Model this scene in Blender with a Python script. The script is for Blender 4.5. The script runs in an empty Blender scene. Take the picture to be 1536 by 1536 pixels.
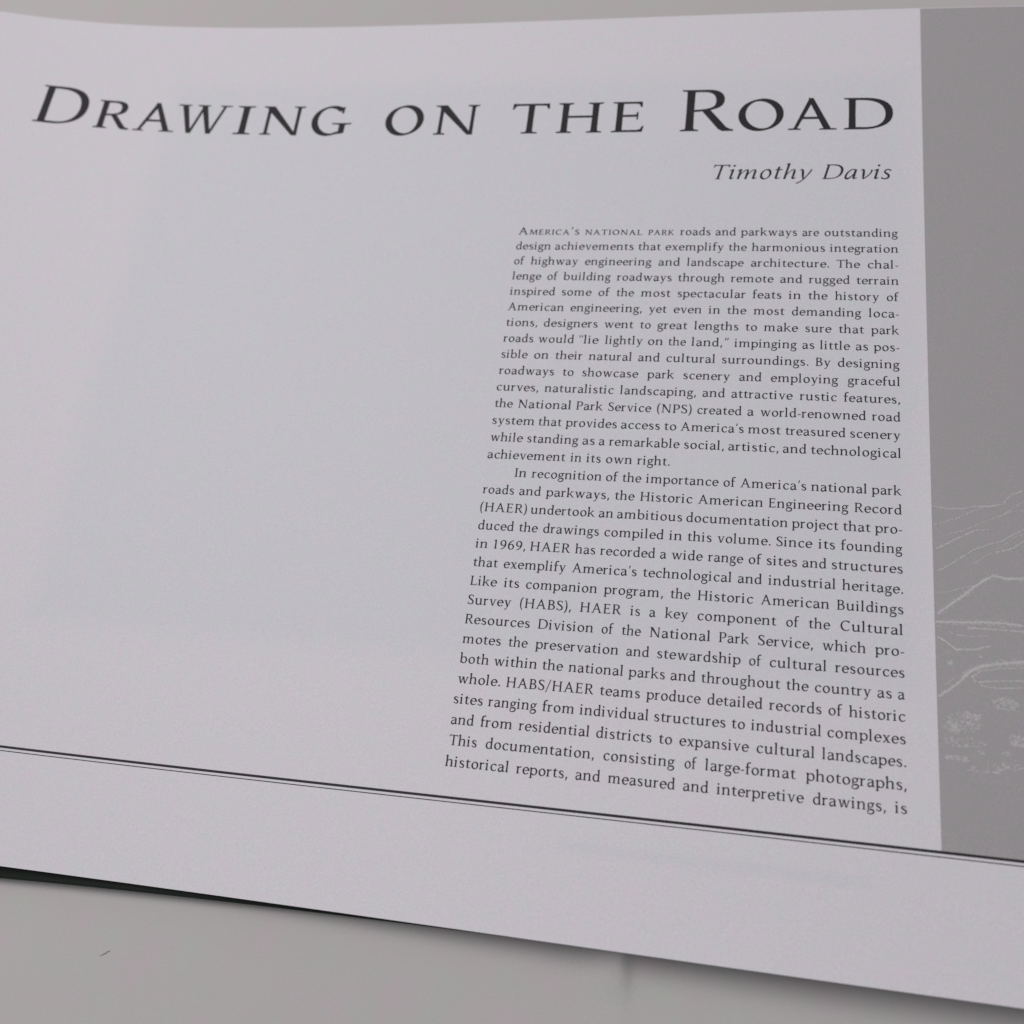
import bpy, math, random
from mathutils import Vector, Matrix
from mathutils.geometry import delaunay_2d_cdt
random.seed(7)
scene = bpy.context.scene
col = scene.collection

# ---------------------------------------------------------------- frame
# Page coordinates (u right, v up the page) in text-column widths; one column
# is 90 mm.  The table plane is z = TC + TU*u + TV*v in page coordinates and is
# rotated to be the level ground z = 0 of the scene.
K = 0.09
TC, TU, TV = -0.0919, -0.016, -0.012
nrm = Vector((-TU, -TV, 1)).normalized()
ROT = nrm.rotation_difference(Vector((0, 0, 1))).to_matrix()
SHIFT = -(ROT @ Vector((0, 0, TC))).z
def W(u, v, z):
    p = ROT @ Vector((u, v, z)); p.z += SHIFT
    return p * K
# ---------------------------------------------------------------- camera
F_PX, AX, TR = 1514.343, Vector((-0.3544461, -0.1907962, -0.0873631)), Vector((0.0168811, 0.7665519, -2.7983415))
cam_rot = Matrix.Rotation(AX.length, 3, AX.normalized())       # page -> camera
cam = bpy.data.objects.new('camera', bpy.data.cameras.new('camera'))
col.objects.link(cam); scene.camera = cam
cam.data.sensor_width = 36; cam.data.lens = 36 * F_PX / 1536
cam.data.clip_start = 0.01; cam.data.clip_end = 20
cpos = cam_rot.transposed() @ (-TR)
cam.matrix_world = Matrix.Translation(W(*cpos)) @ (ROT @ cam_rot.transposed()).to_4x4()
cam.data.dof.use_dof = True
cam.data.dof.focus_distance = 2.42 * K
cam.data.dof.aperture_fstop = 14
# ---------------------------------------------------------------- light
world = bpy.data.worlds.new('World'); scene.world = world; world.use_nodes = True
bg = world.node_tree.nodes['Background']
bg.inputs[0].default_value = (0.95, 0.97, 1.0, 1); bg.inputs[1].default_value = 0.27
def area(name, loc, target, size, power, colour):
    L = bpy.data.lights.new(name, 'AREA'); L.energy = power; L.color = colour; L.shape = 'RECTANGLE'; L.size, L.size_y = size
    o = bpy.data.objects.new(name, L); col.objects.link(o); o.location = loc
    o.rotation_euler = (Vector(target) - Vector(loc)).to_track_quat('-Z', 'Y').to_euler()
    return o
area('soft_area_light', (-0.66, 0.30, 1.20), (0, -0.04, 0), (0.80, 0.72), 11.2, (1.0, 0.985, 0.97))  # large unseen area lamp, above and to the left of the book
scene.view_settings.view_transform = 'Standard'; scene.view_settings.look = 'None'
scene.view_settings.exposure = 0; scene.view_settings.gamma = 1
scene.view_settings.use_curve_mapping = False

# ---------------------------------------------------------------- lettering
# A small old-style serif alphabet drawn in code: every letter is a set of
# overlapping strokes (broad-nib pen strokes, stems, serifs), in 1/1000 em.
def arc(cx, cy, rx, ry, a0, a1, n=9):
    return [(cx + rx*math.cos(math.radians(a0 + (a1-a0)*i/n)),
             cy + ry*math.sin(math.radians(a0 + (a1-a0)*i/n))) for i in range(n+1)]
def bz(p0, p1, p2, p3, n=8):
    o = []
    for i in range(n+1):
        t = i/n; s = 1-t
        o.append(tuple(s*s*s*p0[k] + 3*s*s*t*p1[k] + 3*s*t*t*p2[k] + t*t*t*p3[k] for k in (0, 1)))
    return o
def join(*parts):
    o = list(parts[0])
    for q in parts[1:]:
        o += q[1:]
    return o
class Pen:
    def __init__(s, S=86, T=34, phi=22, sl=52, st=28, br=34, n=9, cap=690, xh=465, asc=745, desc=-215):
        s.S, s.T, s.phi, s.sl, s.st, s.br, s.n = S, T, math.radians(phi), sl, st, br, n
        s.cap, s.xh, s.asc, s.desc = cap, xh, asc, desc
    # broad-nib stroke along a centre line
    def nib(s, pts, k=1.0, a=None, b=None, phi=None):
        a = (s.S if a is None else a)*k/2; b = (s.T if b is None else b)/2
        ph = s.phi if phi is None else math.radians(phi)
        L, R = [], []
        for i, (x, y) in enumerate(pts):
            x0, y0 = pts[max(i-1, 0)]; x1, y1 = pts[min(i+1, len(pts)-1)]
            dx, dy = x1-x0, y1-y0; d = math.hypot(dx, dy) or 1
            nx, ny = -dy/d, dx/d
            c = nx*math.cos(ph) + ny*math.sin(ph); q = -nx*math.sin(ph) + ny*math.cos(ph)
            h = math.hypot(a*c, b*q)
            L.append((x+nx*h, y+ny*h)); R.append((x-nx*h, y-ny*h))
        return L + R[::-1]
    def var(s, pts, ws):   # stroke with given widths along the path
        L, R = [], []; m = len(pts)-1
        for i, (x, y) in enumerate(pts):
            x0, y0 = pts[max(i-1, 0)]; x1, y1 = pts[min(i+1, m)]
            dx, dy = x1-x0, y1-y0; d = math.hypot(dx, dy) or 1
            f = i/m*(len(ws)-1); j = min(int(f), len(ws)-2); h = (ws[j] + (ws[j+1]-ws[j])*(f-j))/2
            L.append((x-dy/d*h, y+dx/d*h)); R.append((x+dy/d*h, y-dx/d*h))
        return L + R[::-1]
    def ring(s, cx, cy, rx, ry, k=1.06, phi=None):   # outer radii
        rx -= s.S*k/2*.95; ry -= s.T/2*1.25
        return [s.nib(arc(cx, cy, rx, ry, 8, 192, 2*s.n), k, phi=phi), s.nib(arc(cx, cy, rx, ry, 180, 380, 2*s.n), k, phi=phi)]
    def stem(s, x, y0, y1, w=None, dx=0):
        w = s.S if w is None else w; m = w*.035
        return [(x, y0), (x+w, y0), (x+w-m+dx*.5, (y0+y1)/2), (x+w+dx, y1), (x+dx, y1), (x+m+dx*.5, (y0+y1)/2)]
    def serif(s, x0, x1, y, up=1, L=None, R=None, br=None):  # bracketed slab around a stem x0..x1
        L = s.sl if L is None else L; R = s.sl if R is None else R
        br = s.br if br is None else br; t = s.st
        o = [(x0-L, y), (x1+R, y), (x1+R, y+up*t*.72)]
        bl = min(br, R) if R > 4 else 0; 
        for i in range(5):
            f = i/4; o.append((x1+R*.6*(1-f)**2, y+up*(t + br*f**2)))
        for i in range(5):
            f = 1-i/4; o.append((x0-L*.6*(1-f)**2, y+up*(t + br*f**2)))
        o.append((x0-L, y+up*t*.72))
        return o
    def flag(s, x, y, w=None):      # head serif of n, i, h ...
        w = s.S if w is None else w; l = s.sl*.95
        return [(x-l, y-s.st*1.2), (x-l*.9, y-s.st*.4), (x+w*.55, y+8), (x+w, y+8), (x+w, y-s.st*3), (x, y-s.st*2.9), (x-l*.55, y-s.st*1.6)]
    def dot(s, x, y, r):
        return arc(x, y, r, r, 0, 360-30, 11)
    # --- glyph(c) -> (polygons, advance)
    def glyph(s, c):
        f = getattr(s, 'g_'+NAMES.get(c, c))
        return f()
    def arch(s, x, xr, top=None, y=0, k=1.0):   # from stem right edge x to right stem (left edge xr)
        S, T, xh = s.S, s.T, s.xh if top is None else top
        p = join(bz((x-S*.35, xh-150), (x+15, xh-60), (x+55, xh-8), ((x+xr+S)/2+10, xh-T*.35)), bz(((x+xr+S)/2+10, xh-T*.35), (xr+S*.25, xh-T*.35), (xr+S*.5, xh-60), (xr+S*.5, xh-170)))
        m = len(p)
        ws = [T*.8, T*.9, T*1.15, S*.62, S*.95, S*.98, S]
        return s.var(p, ws)
    def g_n(s):
        S, xh = s.S, s.xh; a, b = 62, 382
        return [s.stem(a, 0, xh-8), s.flag(a, xh), s.serif(a, a+S, 0), s.arch(a+S, b), s.stem(b, 0, xh-165), s.serif(b, b+S, 0)], 575
    def g_m(s):
        S, xh = s.S, s.xh; a, b, c = 62, 362, 662
        return [s.stem(a, 0, xh-8), s.flag(a, xh), s.serif(a, a+S, 0), s.arch(a+S, b), s.stem(b, 0, xh-165), s.serif(b, b+S, 0, L=40, R=40),
                s.arch(b+S, c), s.stem(c, 0, xh-165), s.serif(c, c+S, 0)], 855
    def g_h(s):
        S, xh = s.S, s.xh; a, b = 58, 378
        return [s.stem(a, 0, s.asc-8), s.flag(a, s.asc), s.serif(a, a+S, 0), s.arch(a+S, b), s.stem(b, 0, xh-165), s.serif(b, b+S, 0)], 572
    def g_u(s):
        S, T, xh = s.S, s.T, s.xh; a, b = 62, 378
        p = join(bz((a+S/2, 170), (a+S/2, 60), (a+S*.8, T*.5), ((a+b+S)/2-15, T*.4)), bz(((a+b+S)/2-15, T*.4), (b-60, T*.5), (b-10, 60), (b+S*.3, 150)))
        return [s.stem(a, 160, xh-8), s.flag(a, xh), s.var(p, [S, S*.98, S*.95, S*.62, T*1.2, T*.9, T*.8]), s.stem(b, 10, xh-8), s.flag(b, xh),
                [(b, 0), (b+S+s.sl*.95, 10), (b+S+s.sl, 10+s.st), (b+S, 70), (b, 90)]], 570
    def g_i(s):
        S, xh = s.S, s.xh; a = 64
        return [s.stem(a, 0, xh-8), s.flag(a, xh), s.serif(a, a+S, 0), s.dot(a+S*.45, xh+170, S*.58)], 288
    def g_j(s):
        S, T, xh = s.S, s.T, s.xh; a = 80
        return [s.stem(a, -60, xh-8), s.flag(a, xh), s.var(bz((a+S/2, -40), (a+S/2, -150), (a-10, -215), (a-95, -215)), [S, S*.9, T*1.2, T*1.4]), s.dot(a+S*.45, xh+170, S*.58)], 275
    def g_l(s):
        S = s.S; a = 64
        return [s.stem(a, 0, s.asc-8), s.flag(a, s.asc), s.serif(a, a+S, 0)], 285
    def g_r(s):
        S, T, xh = s.S, s.T, s.xh; a = 62
        return [s.stem(a, 0, xh-8), s.flag(a, xh), s.serif(a, a+S, 0, R=62),
                s.var(bz((a+S*.7, xh-140), (a+S+20, xh-60), (a+S+70, xh-26), (a+S+170, xh-36)), [T*.8, T*1.0, S*.62, S*.95])], 395
    def g_t(s):
        S, T, xh = s.S, s.T, s.xh; a = 92
        return [[(a, 110), (a+S, 110), (a+S, xh+125), (a+S*.55, xh+95), (a, xh+20)],
                s.var(bz((a+S/2, 130), (a+S/2, 25), (a+S*.9, 2+T*.3), (a+S+145, 42)), [S, S*.95, S*.6, T*.85]),
                [(a-75, xh-T*1.1), (a+S+125, xh-T*1.1), (a+S+135, xh), (a-10, xh), (a-75, xh-10)]], 350
    def g_f(s):
        S, T, xh = s.S, s.T, s.xh; a = 84
        return [s.stem(a, 0, 610), s.serif(a, a+S, 0, R=62), s.var(bz((a+S/2, 590), (a+S/2, 690), (a+S*.9, 748), (a+S+165, 728)), [S, S*.85, T*1.4, S*.85]),
                [(a-70, xh-T*1.1), (a+S+120, xh-T*1.1), (a+S+126, xh), (a-66, xh)]], 338
    def g_o(s):
        return s.ring(265, 228, 230, 246), 530
    def g_c(s):
        S, T = s.S, s.T
        p = arc(262, 228, 230-S*.5, 246-T*.6, 40, 322, 2*s.n)
        return [s.nib(p, 1.06), [(395, 345), (420, 350), (430, 425), (395, 432), (345, 448), (330, 420), (375, 395)]], 455
    def g_e(s):
        S, T = s.S, s.T
        p = arc(262, 228, 230-S*.5, 246-T*.6, 0, 325, 2*s.n)
        return [s.nib(p, 1.06), [(80, 222), (468, 236), (470, 236+T*1.1), (80, 222+T*1.1)], [(385, 222), (472, 232), (468, 285), (395, 300)]], 490
    def g_a(s):
        S, T, xh = s.S, s.T, s.xh; x = 318
        top = join(bz((92, xh-100), (110, xh-35), (150, xh-10), (230, xh-T*.4)), bz((230, xh-T*.4), (315, xh-T*.4), (x+S*.5, xh-60), (x+S*.5, xh-160)))
        bowl = join(bz((x+20, 290), (230, 268), (90, 240), (85, 120)), bz((85, 120), (85, 25), (150, 2+T*.3), (195, 12)), bz((195, 12), (250, 20), (300, 70), (x+20, 110)))
        return [s.var(top, [S*.85, T*1.3, T*1.2, S*.5, S*.95, S]), s.stem(x, 60, xh-140), s.var(bowl, [T*.9, T*1.1, S*.8, S, S*.95, T*1.35, T*.9]),
                [(x, 45), (x+20, 0), (x+S*.8, -6), (x+S+66, 30), (x+S+62, 30+T*.8), (x+S, 62), (x+S, 110), (x, 110)]], 505
    def g_d(s):
        S, T, xh = s.S, s.T, s.xh; x = 368
        p = arc(252, 226, 212-S*.5, 244-T*.6, 48, 312, 2*s.n)
        p = [(x+18, xh-62)] + p[1:] + [(x+15, 82)]
        return [s.nib(p, 1.04), s.stem(x, 20, s.asc-8), s.flag(x, s.asc), [(x, 0), (x+S+s.sl*.95, 12), (x+S+s.sl, 12+s.st), (x+S, 72), (x, 92)]], 562
    def g_b(s):
        S, T, xh = s.S, s.T, s.xh; x = 52
        p = arc(292, 226, 222-S*.5, 244-T*.6, 132, -132, 2*s.n)
        return [s.nib([(x+S-15, xh-95)] + p + [(x+S-15, 55)], 1.04), s.stem(x, 20, s.asc-8), s.flag(x, s.asc), [(x, 0), (x+S, 60), (x+S, 110), (x, 110)]], 552
    def g_p(s):
        S, T, xh = s.S, s.T, s.xh; x = 62; d = s.desc
        p = arc(302, 226, 222-S*.5, 244-T*.6, 132, -132, 2*s.n)
        return [s.nib([(x+S-15, xh-95)] + p + [(x+S-15, 70)], 1.04), s.stem(x, d, xh-8), s.flag(x, xh), s.serif(x, x+S, d)], 560
    def g_g(s):
        S, T, xh = s.S, s.T, s.xh
        o = s.ring(225, 312, 178, 160, .95)
        link = join(bz((125, 195), (60, 150), (60, 75), (150, 58)), bz((150, 58), (230, 40), (330, 50), (380, 20)), bz((380, 20), (450, -30), (430, -215), (215, -218)),
                    bz((215, -218), (30, -218), (10, -90), (105, -25)), bz((105, -25), (125, -5), (140, 10), (180, 45)))
        o.append(s.var(link, [T*.9, T*1.2, S*.8, S*.95, S*.95, S*.8, T*1.35, T*1.15, S*.6, S*.6, T*.9]))
        o.append(s.var(bz((330, 405), (365, 425), (400, 440), (470, 452)), [T, T*1.2, S*.72]))
        return o, 488
    def g_k(s):
        S, T, xh = s.S, s.T, s.xh; a = 58
        return [s.stem(a, 0, s.asc-8), s.flag(a, s.asc), s.serif(a, a+S, 0, R=40), s.var([(a+S-10, 205), (395, xh-20)], [T, T]),
                [(300, xh-s.st), (500, xh-s.st), (500, xh), (300, xh)], [(198, 268), (262, 318), (495, s.st*.9), (548, s.st), (548, 0), (420, 0)]], 548
    def diag(s, xa, ya, xb, yb, w):   # straight diagonal, w = horizontal width
        return [(xa, ya), (xa+w, ya), (xb+w, yb), (xb, yb)]
    def vee(s, xa, xv, xb, top, S, T):   # thick down stroke, thin up stroke meeting in a narrow point
        return [[(xa, top), (xa+S, top), (xv+S*.42, -8), (xv-S*.3, -8)], [(xv-S*.05, -8), (xv+S*.42, -8), (xb, top), (xb-T, top), (xv+S*.16, 75)]]
    def slab(s, x0, x1, y, up=1):
        t = s.st
        return [(x0, y), (x1, y), (x1, y+up*t*.75), (x1-(x1-x0)*.22, y+up*t), (x0+(x1-x0)*.22, y+up*t), (x0, y+up*t*.75)]
    def g_v(s):
        S, T, xh = s.S*1.05, s.T*1.15, s.xh
        return s.vee(55, 250, 445, xh-5, S, T*1.1) + [s.slab(5, 205, xh, -1), s.slab(345, 505, xh, -1)], 500
    def g_w(s):
        S, T, xh = s.S*1.05, s.T*1.15, s.xh
        return s.vee(55, 225, 400, xh-5, S, T*1.1) + s.vee(325, 500, 690, xh-5, S, T*1.1) + [s.slab(5, 195, xh, -1), s.slab(285, 445, xh, -1), s.slab(595, 745, xh, -1)], 742
    def g_x(s):
        S, T, xh = s.S*1.1, s.T*1.15, s.xh
        return [s.diag(60, xh-5, 340, 5, S), s.diag(385, xh-5, 75, 5, T*1.2), s.slab(15, 215, xh, -1), s.slab(320, 480, xh, -1), s.slab(20, 170, 0), s.slab(280, 500, 0)], 508
    def g_y(s):
        S, T, xh = s.S*1.05, s.T*1.15, s.xh
        return [s.diag(55, xh-5, 220, 0, S), [(445, xh-5), (445-T*1.1, xh-5), (225, -20), (140, -190), (120, -205), (160, -215), (200, -175), (268, -20)],
                s.slab(5, 205, xh, -1), s.slab(345, 505, xh, -1), [(60, -215), (165, -215), (190, -160), (120, -150), (62, -165)]], 500
    def g_s(s):
        S, T = s.S, s.T
        p = join(bz((318, 375), (290, 435), (240, 452), (195, 448)), bz((195, 448), (120, 448), (80, 400), (82, 350)), bz((82, 350), (85, 255), (325, 235), (325, 125)), bz((325, 125), (325, 40), (260, 12), (195, 12)), bz((195, 12), (125, 12), (80, 40), (58, 105)))
        return [s.var(p, [S*.62, T*1.1, T*1.1, T*1.5, S*.75, S*1.0, S*1.02, S*.95, S*.72, T*1.5, T*1.1, T*1.1, S*.62])], 402
    # ---- capitals
    def g_I(s):
        S, C = s.S, s.cap; a = 115
        return [s.stem(a, 0, C), s.serif(a, a+S, 0, L=s.sl*1.25, R=s.sl*1.25), s.serif(a, a+S, C, -1, L=s.sl*1.25, R=s.sl*1.25)], 320
    def g_H(s):
        S, T, C = s.S, s.T, s.cap; a, b = 95, 540
        o = []
        for x in (a, b): o += [s.stem(x, 0, C), s.serif(x, x+S, 0), s.serif(x, x+S, C, -1)]
        return o + [[(a+S-5, 345), (b+5, 345), (b+5, 345+T*1.15), (a+S-5, 345+T*1.15)]], 725
    def g_E(s):
        S, T, C = s.S, s.T, s.cap; a = 95
        t = T*1.1
        return [s.stem(a, 0, C), s.serif(a, a+S, 0, R=4, br=10), s.serif(a, a+S, C, -1, R=4, br=10),
                [(a+S-5, 0), (488, 0), (510, 130), (488, 134), (455, t+14), (400, t), (a+S-5, t)],
                [(a+S-5, C), (470, C), (470, C-125), (448, C-125), (425, C-t-12), (380, C-t), (a+S-5, C-t)],
                [(a+S-5, 345), (395, 345), (395, 280), (418, 280), (418, 452), (395, 452), (388, 345+t+5), (a+S-5, 345+t)]], 545
    def g_L(s):
        S, T, C = s.S, s.T, s.cap; a = 95; t = T*1.1
        return [s.stem(a, 0, C), s.serif(a, a+S, 0, R=4, br=10), s.serif(a, a+S, C, -1),
                [(a+S-5, 0), (488, 0), (515, 150), (492, 154), (455, t+16), (400, t), (a+S-5, t)]], 535
    def g_T(s):
        S, T, C = s.S, s.T, s.cap; a = 265; t = T*1.1
        return [s.stem(a, 0, C-10), s.serif(a, a+S, 0, L=s.sl*1.2, R=s.sl*1.2),
                [(25, C+12), (48, C+6), (75, C), (560, C), (592, C+8), (600, C-125), (575, C-128), (545, C-t-8), (500, C-t), (115, C-t), (70, C-t-8), (38, C-128), (12, C-125)]], 612
    def g_N(s):
        S, T, C = s.S, s.T, s.cap; a, b = 105, 575; w = T*1.35
        return [s.stem(a, 0, C-5, w), s.serif(a, a+w, 0), [(a-10, C), (a+S*1.05, C), (b+w, -8), (b+w-S*.85, -8), (a-10, C-70)], [(a-75, C), (a+S, C), (a+S*.5, C-s.st*1.6), (a-75, C-s.st*.8)],
                s.stem(b, 0, C, w), s.serif(b, b+w, C, -1)], 720
    def g_M(s):
        S, T, C = s.S, s.T, s.cap; w = T*1.35
        return [s.diag(85, 5, 135, C-5, w), s.slab(20, 195, 0), [(118, C), (118+S*1.15, C), (425+20, 90), (415, -5), (385, -5)], [(385, -5), (430, -5), (690, C), (625, C)],
                s.diag(660, 5, 630, C-5, S), s.serif(660, 660+S, 0), s.slab(60, 210, C, -1), s.slab(615, 760, C, -1)], 835
    def g_A(s):
        S, T, C = s.S*1.06, s.T*1.2, s.cap
        return [[(88, 5), (88+T*1.05, 5), (365, C-95), (345, C+8), (325, C+8)], [(310, C+12), (385, C+12), (660, 5), (660-S, 5), (325, C-60)],
                [(190, 235), (520, 235), (505, 235+T), (200, 235+T)], s.slab(15, 205, 0), s.slab(480, 735, 0)], 728
    def g_R(s):
        S, T, C = s.S, s.T, s.cap; a = 95
        p = join([(a+S-10, C-T*.6), (290, C-T*.6)], bz((290, C-T*.6), (400, C-T*.6), (475-S*.1, C-70), (475-S*.1, C-178)), bz((475-S*.1, C-178), (475-S*.1, 395), (390, 345), (a+S-10, 335)))
        return [s.stem(a, 0, C), s.serif(a, a+S, 0), s.serif(a, a+S, C, -1, R=4, br=10), s.nib(p, 1.05, phi=12),
                [(268, 335), (350, 365), (545, 60), (590, s.st+4), (620, s.st-2), (620, -4), (500, -4), (455, 30)]], 612
    def g_P(s):
        S, T, C = s.S, s.T, s.cap; a = 95
        p = join([(a+S-10, C-T*.6), (290, C-T*.6)], bz((290, C-T*.6), (400, C-T*.6), (485-S*.1, C-75), (485-S*.1, C-188)), bz((485-S*.1, C-188), (485-S*.1, 370), (400, 300), (a+S+20, 300)))
        return [s.stem(a, 0, C), s.serif(a, a+S, 0, R=s.sl*1.2), s.serif(a, a+S, C, -1, R=4, br=10), s.nib(p, 1.05, phi=12)], 540
    def g_B(s):
        S, T, C = s.S, s.T, s.cap; a = 95
        p = join([(a+S-10, C-T*.6), (270, C-T*.6)], bz((270, C-T*.6), (380, C-T*.6), (440-S*.1, C-70), (440-S*.1, C-165)), bz((440-S*.1, C-165), (440-S*.1, 420), (370, 368), (a+S-10, 362)))
        q = join([(a+S-10, 362), (290, 360)], bz((290, 360), (410, 355), (495-S*.1, 285), (495-S*.1, 190)), bz((495-S*.1, 190), (495-S*.1, 70), (400, T*.6), (250, T*.6)), [(250, T*.6), (a+S-10, T*.6)])
        return [s.stem(a, 0, C), s.serif(a, a+S, 0, R=4, br=10), s.serif(a, a+S, C, -1, R=4, br=10), s.nib(p, 1.02, phi=12), s.nib(q, 1.05, phi=12)], 570
    def g_D(s):
        S, T, C = s.S, s.T, s.cap; a = 95
        p = join([(a+S-10, C-T*.6), (270, C-T*.6)], bz((270, C-T*.6), (500, C-T*.5), (668-S*.1, C-110), (668-S*.1, 345)), bz((668-S*.1, 345), (668-S*.1, 130), (510, T*.3), (270, T*.6)), [(270, T*.6), (a+S-10, T*.6)])
        return [s.stem(a, 0, C), s.serif(a, a+S, 0, R=4, br=10), s.serif(a, a+S, C, -1, R=4, br=10), s.nib(p, 1.08, phi=14)], 735
    def g_O(s):
        return s.ring(365, 345, 330, 357, 1.12), 730
    def g_C(s):
        S, T, C = s.S, s.T, s.cap
        p = arc(370, 345, 330-S*.5, 357-T*.6, 52, 316, 2*s.n)
        return [s.nib(p, 1.12), [(560, 690), (585, 690), (590, 520), (568, 518), (545, 600), (520, 640)]], 640
    def g_G(s):
        S, T, C = s.S, s.T, s.cap
        p = arc(372, 345, 332-S*.5, 357-T*.6, 50, 298, 2*s.n)
        return [s.nib(p, 1.12), [(578, 680), (600, 676), (588, 520), (565, 518), (535, 600), (500, 632), (540, 655)], [(545, 40), (545+S, 60), (545+S, 268), (545, 268)], s.serif(545, 545+S, 290, -1, L=s.sl*1.9, R=s.sl*1.6, br=16),
                s.var([p[-2], p[-1], (545+S*.35, 66), (545+S*.8, 82)], [T*1.25, T*1.3, T*1.5, T*1.5])], 720
    def g_S(s):
        S, T = s.S, s.T
        p = join(bz((398, 560), (380, 640), (320, 676), (245, 676)), bz((245, 676), (150, 676), (95, 610), (98, 530)), bz((98, 530), (102, 390), (410, 350), (410, 180)), bz((410, 180), (410, 70), (330, 14), (235, 14)), bz((235, 14), (150, 14), (90, 60), (65, 165)))
        return [s.var(p, [T, T*1.1, T*1.2, S*.6, S*.9, S*1.05, S*1.08, S*.98, S*.85, S*.5, T*1.2, T*1.1, T]), [(380, 690), (405, 690), (412, 530), (390, 528)], [(52, 0), (76, 0), (76, 175), (50, 175)]], 482
    def g_K(s):
        S, T, C = s.S, s.T, s.cap; a = 95
        return [s.stem(a, 0, C), s.serif(a, a+S, 0), s.serif(a, a+S, C, -1), s.diag(a+S-20, 300, 500, C-5, T*1.3), s.slab(430, 640, C, -1),
                [(245, 388), (315, 440), (590, 50), (660, s.st), (660, 0), (520, 0)]], 660
    def g_W(s):
        S, T, C = s.S*1.02, s.T*1.15, s.cap
        return s.vee(75, 290, 515, C-5, S, T) + s.vee(425, 645, 890, C-5, S, T) + [s.slab(5, 245, C, -1), s.slab(355, 590, C, -1), s.slab(770, 985, C, -1)], 960
    # ---- figures and points
    def g_one(s):
        S = s.S; a = 215
        return [s.stem(a, 0, 670), s.serif(a, a+S, 0), [(a-95, 625), (a-85, 600), (a+10, 600), (a+S, 690), (a+S-20, 690)]], 500
    def g_six(s):
        S, T = s.S, s.T
        return s.ring(262, 208, 212, 222, .98) + [s.var(bz((52+S*.5, 200), (60, 460), (220, 640), (430, 690)), [S, S*.9, T*1.3, T*.9])], 520
    def g_nine(s):
        S, T = s.S, s.T
        return s.ring(258, 462, 212, 222, .98) + [s.var(bz((468-S*.5, 470), (460, 220), (300, 30), (90, -20)), [S, S*.9, T*1.3, T*.9])], 520
    def g_dot(s):
        return [s.dot(125, 50, 58)], 250
    def g_comma(s):
        return [[(75, 95), (165, 105), (175, 60), (95, -130), (55, -130)]], 250
    def g_apos(s):
        return [[(95, 735), (180, 735), (105, 520), (65, 520)]], 215
    def g_lq(s):
        return [[(60, 520), (140, 520), (120, 735), (85, 735)], [(230, 520), (310, 520), (290, 735), (255, 735)]], 360
    def g_rq(s):
        return [[(95, 735), (180, 735), (105, 520), (65, 520)], [(255, 735), (340, 735), (265, 520), (225, 520)]], 385
    def g_hyphen(s):
        return [[(40, 190), (250, 205), (250, 262), (40, 247)]], 290
    def g_slash(s):
        return [s.diag(20, -130, 300, 750, 52)], 370
    def g_lp(s):
        T = s.T
        return [s.var(bz((245, 755), (120, 640), (95, 470), (95, 290)) + bz((95, 290), (95, 120), (120, -30), (215, -165))[1:], [T*1.1, T*1.8, T*2, T*1.6, T*1.1])], 285
    def g_rp(s):
        T = s.T
        return [s.var(bz((60, 755), (165, 640), (195, 470), (195, 290)) + bz((195, 290), (195, 120), (165, -30), (45, -165))[1:], [T*1.1, T*1.6, T*2, T*1.8, T*1.1])], 290
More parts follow.
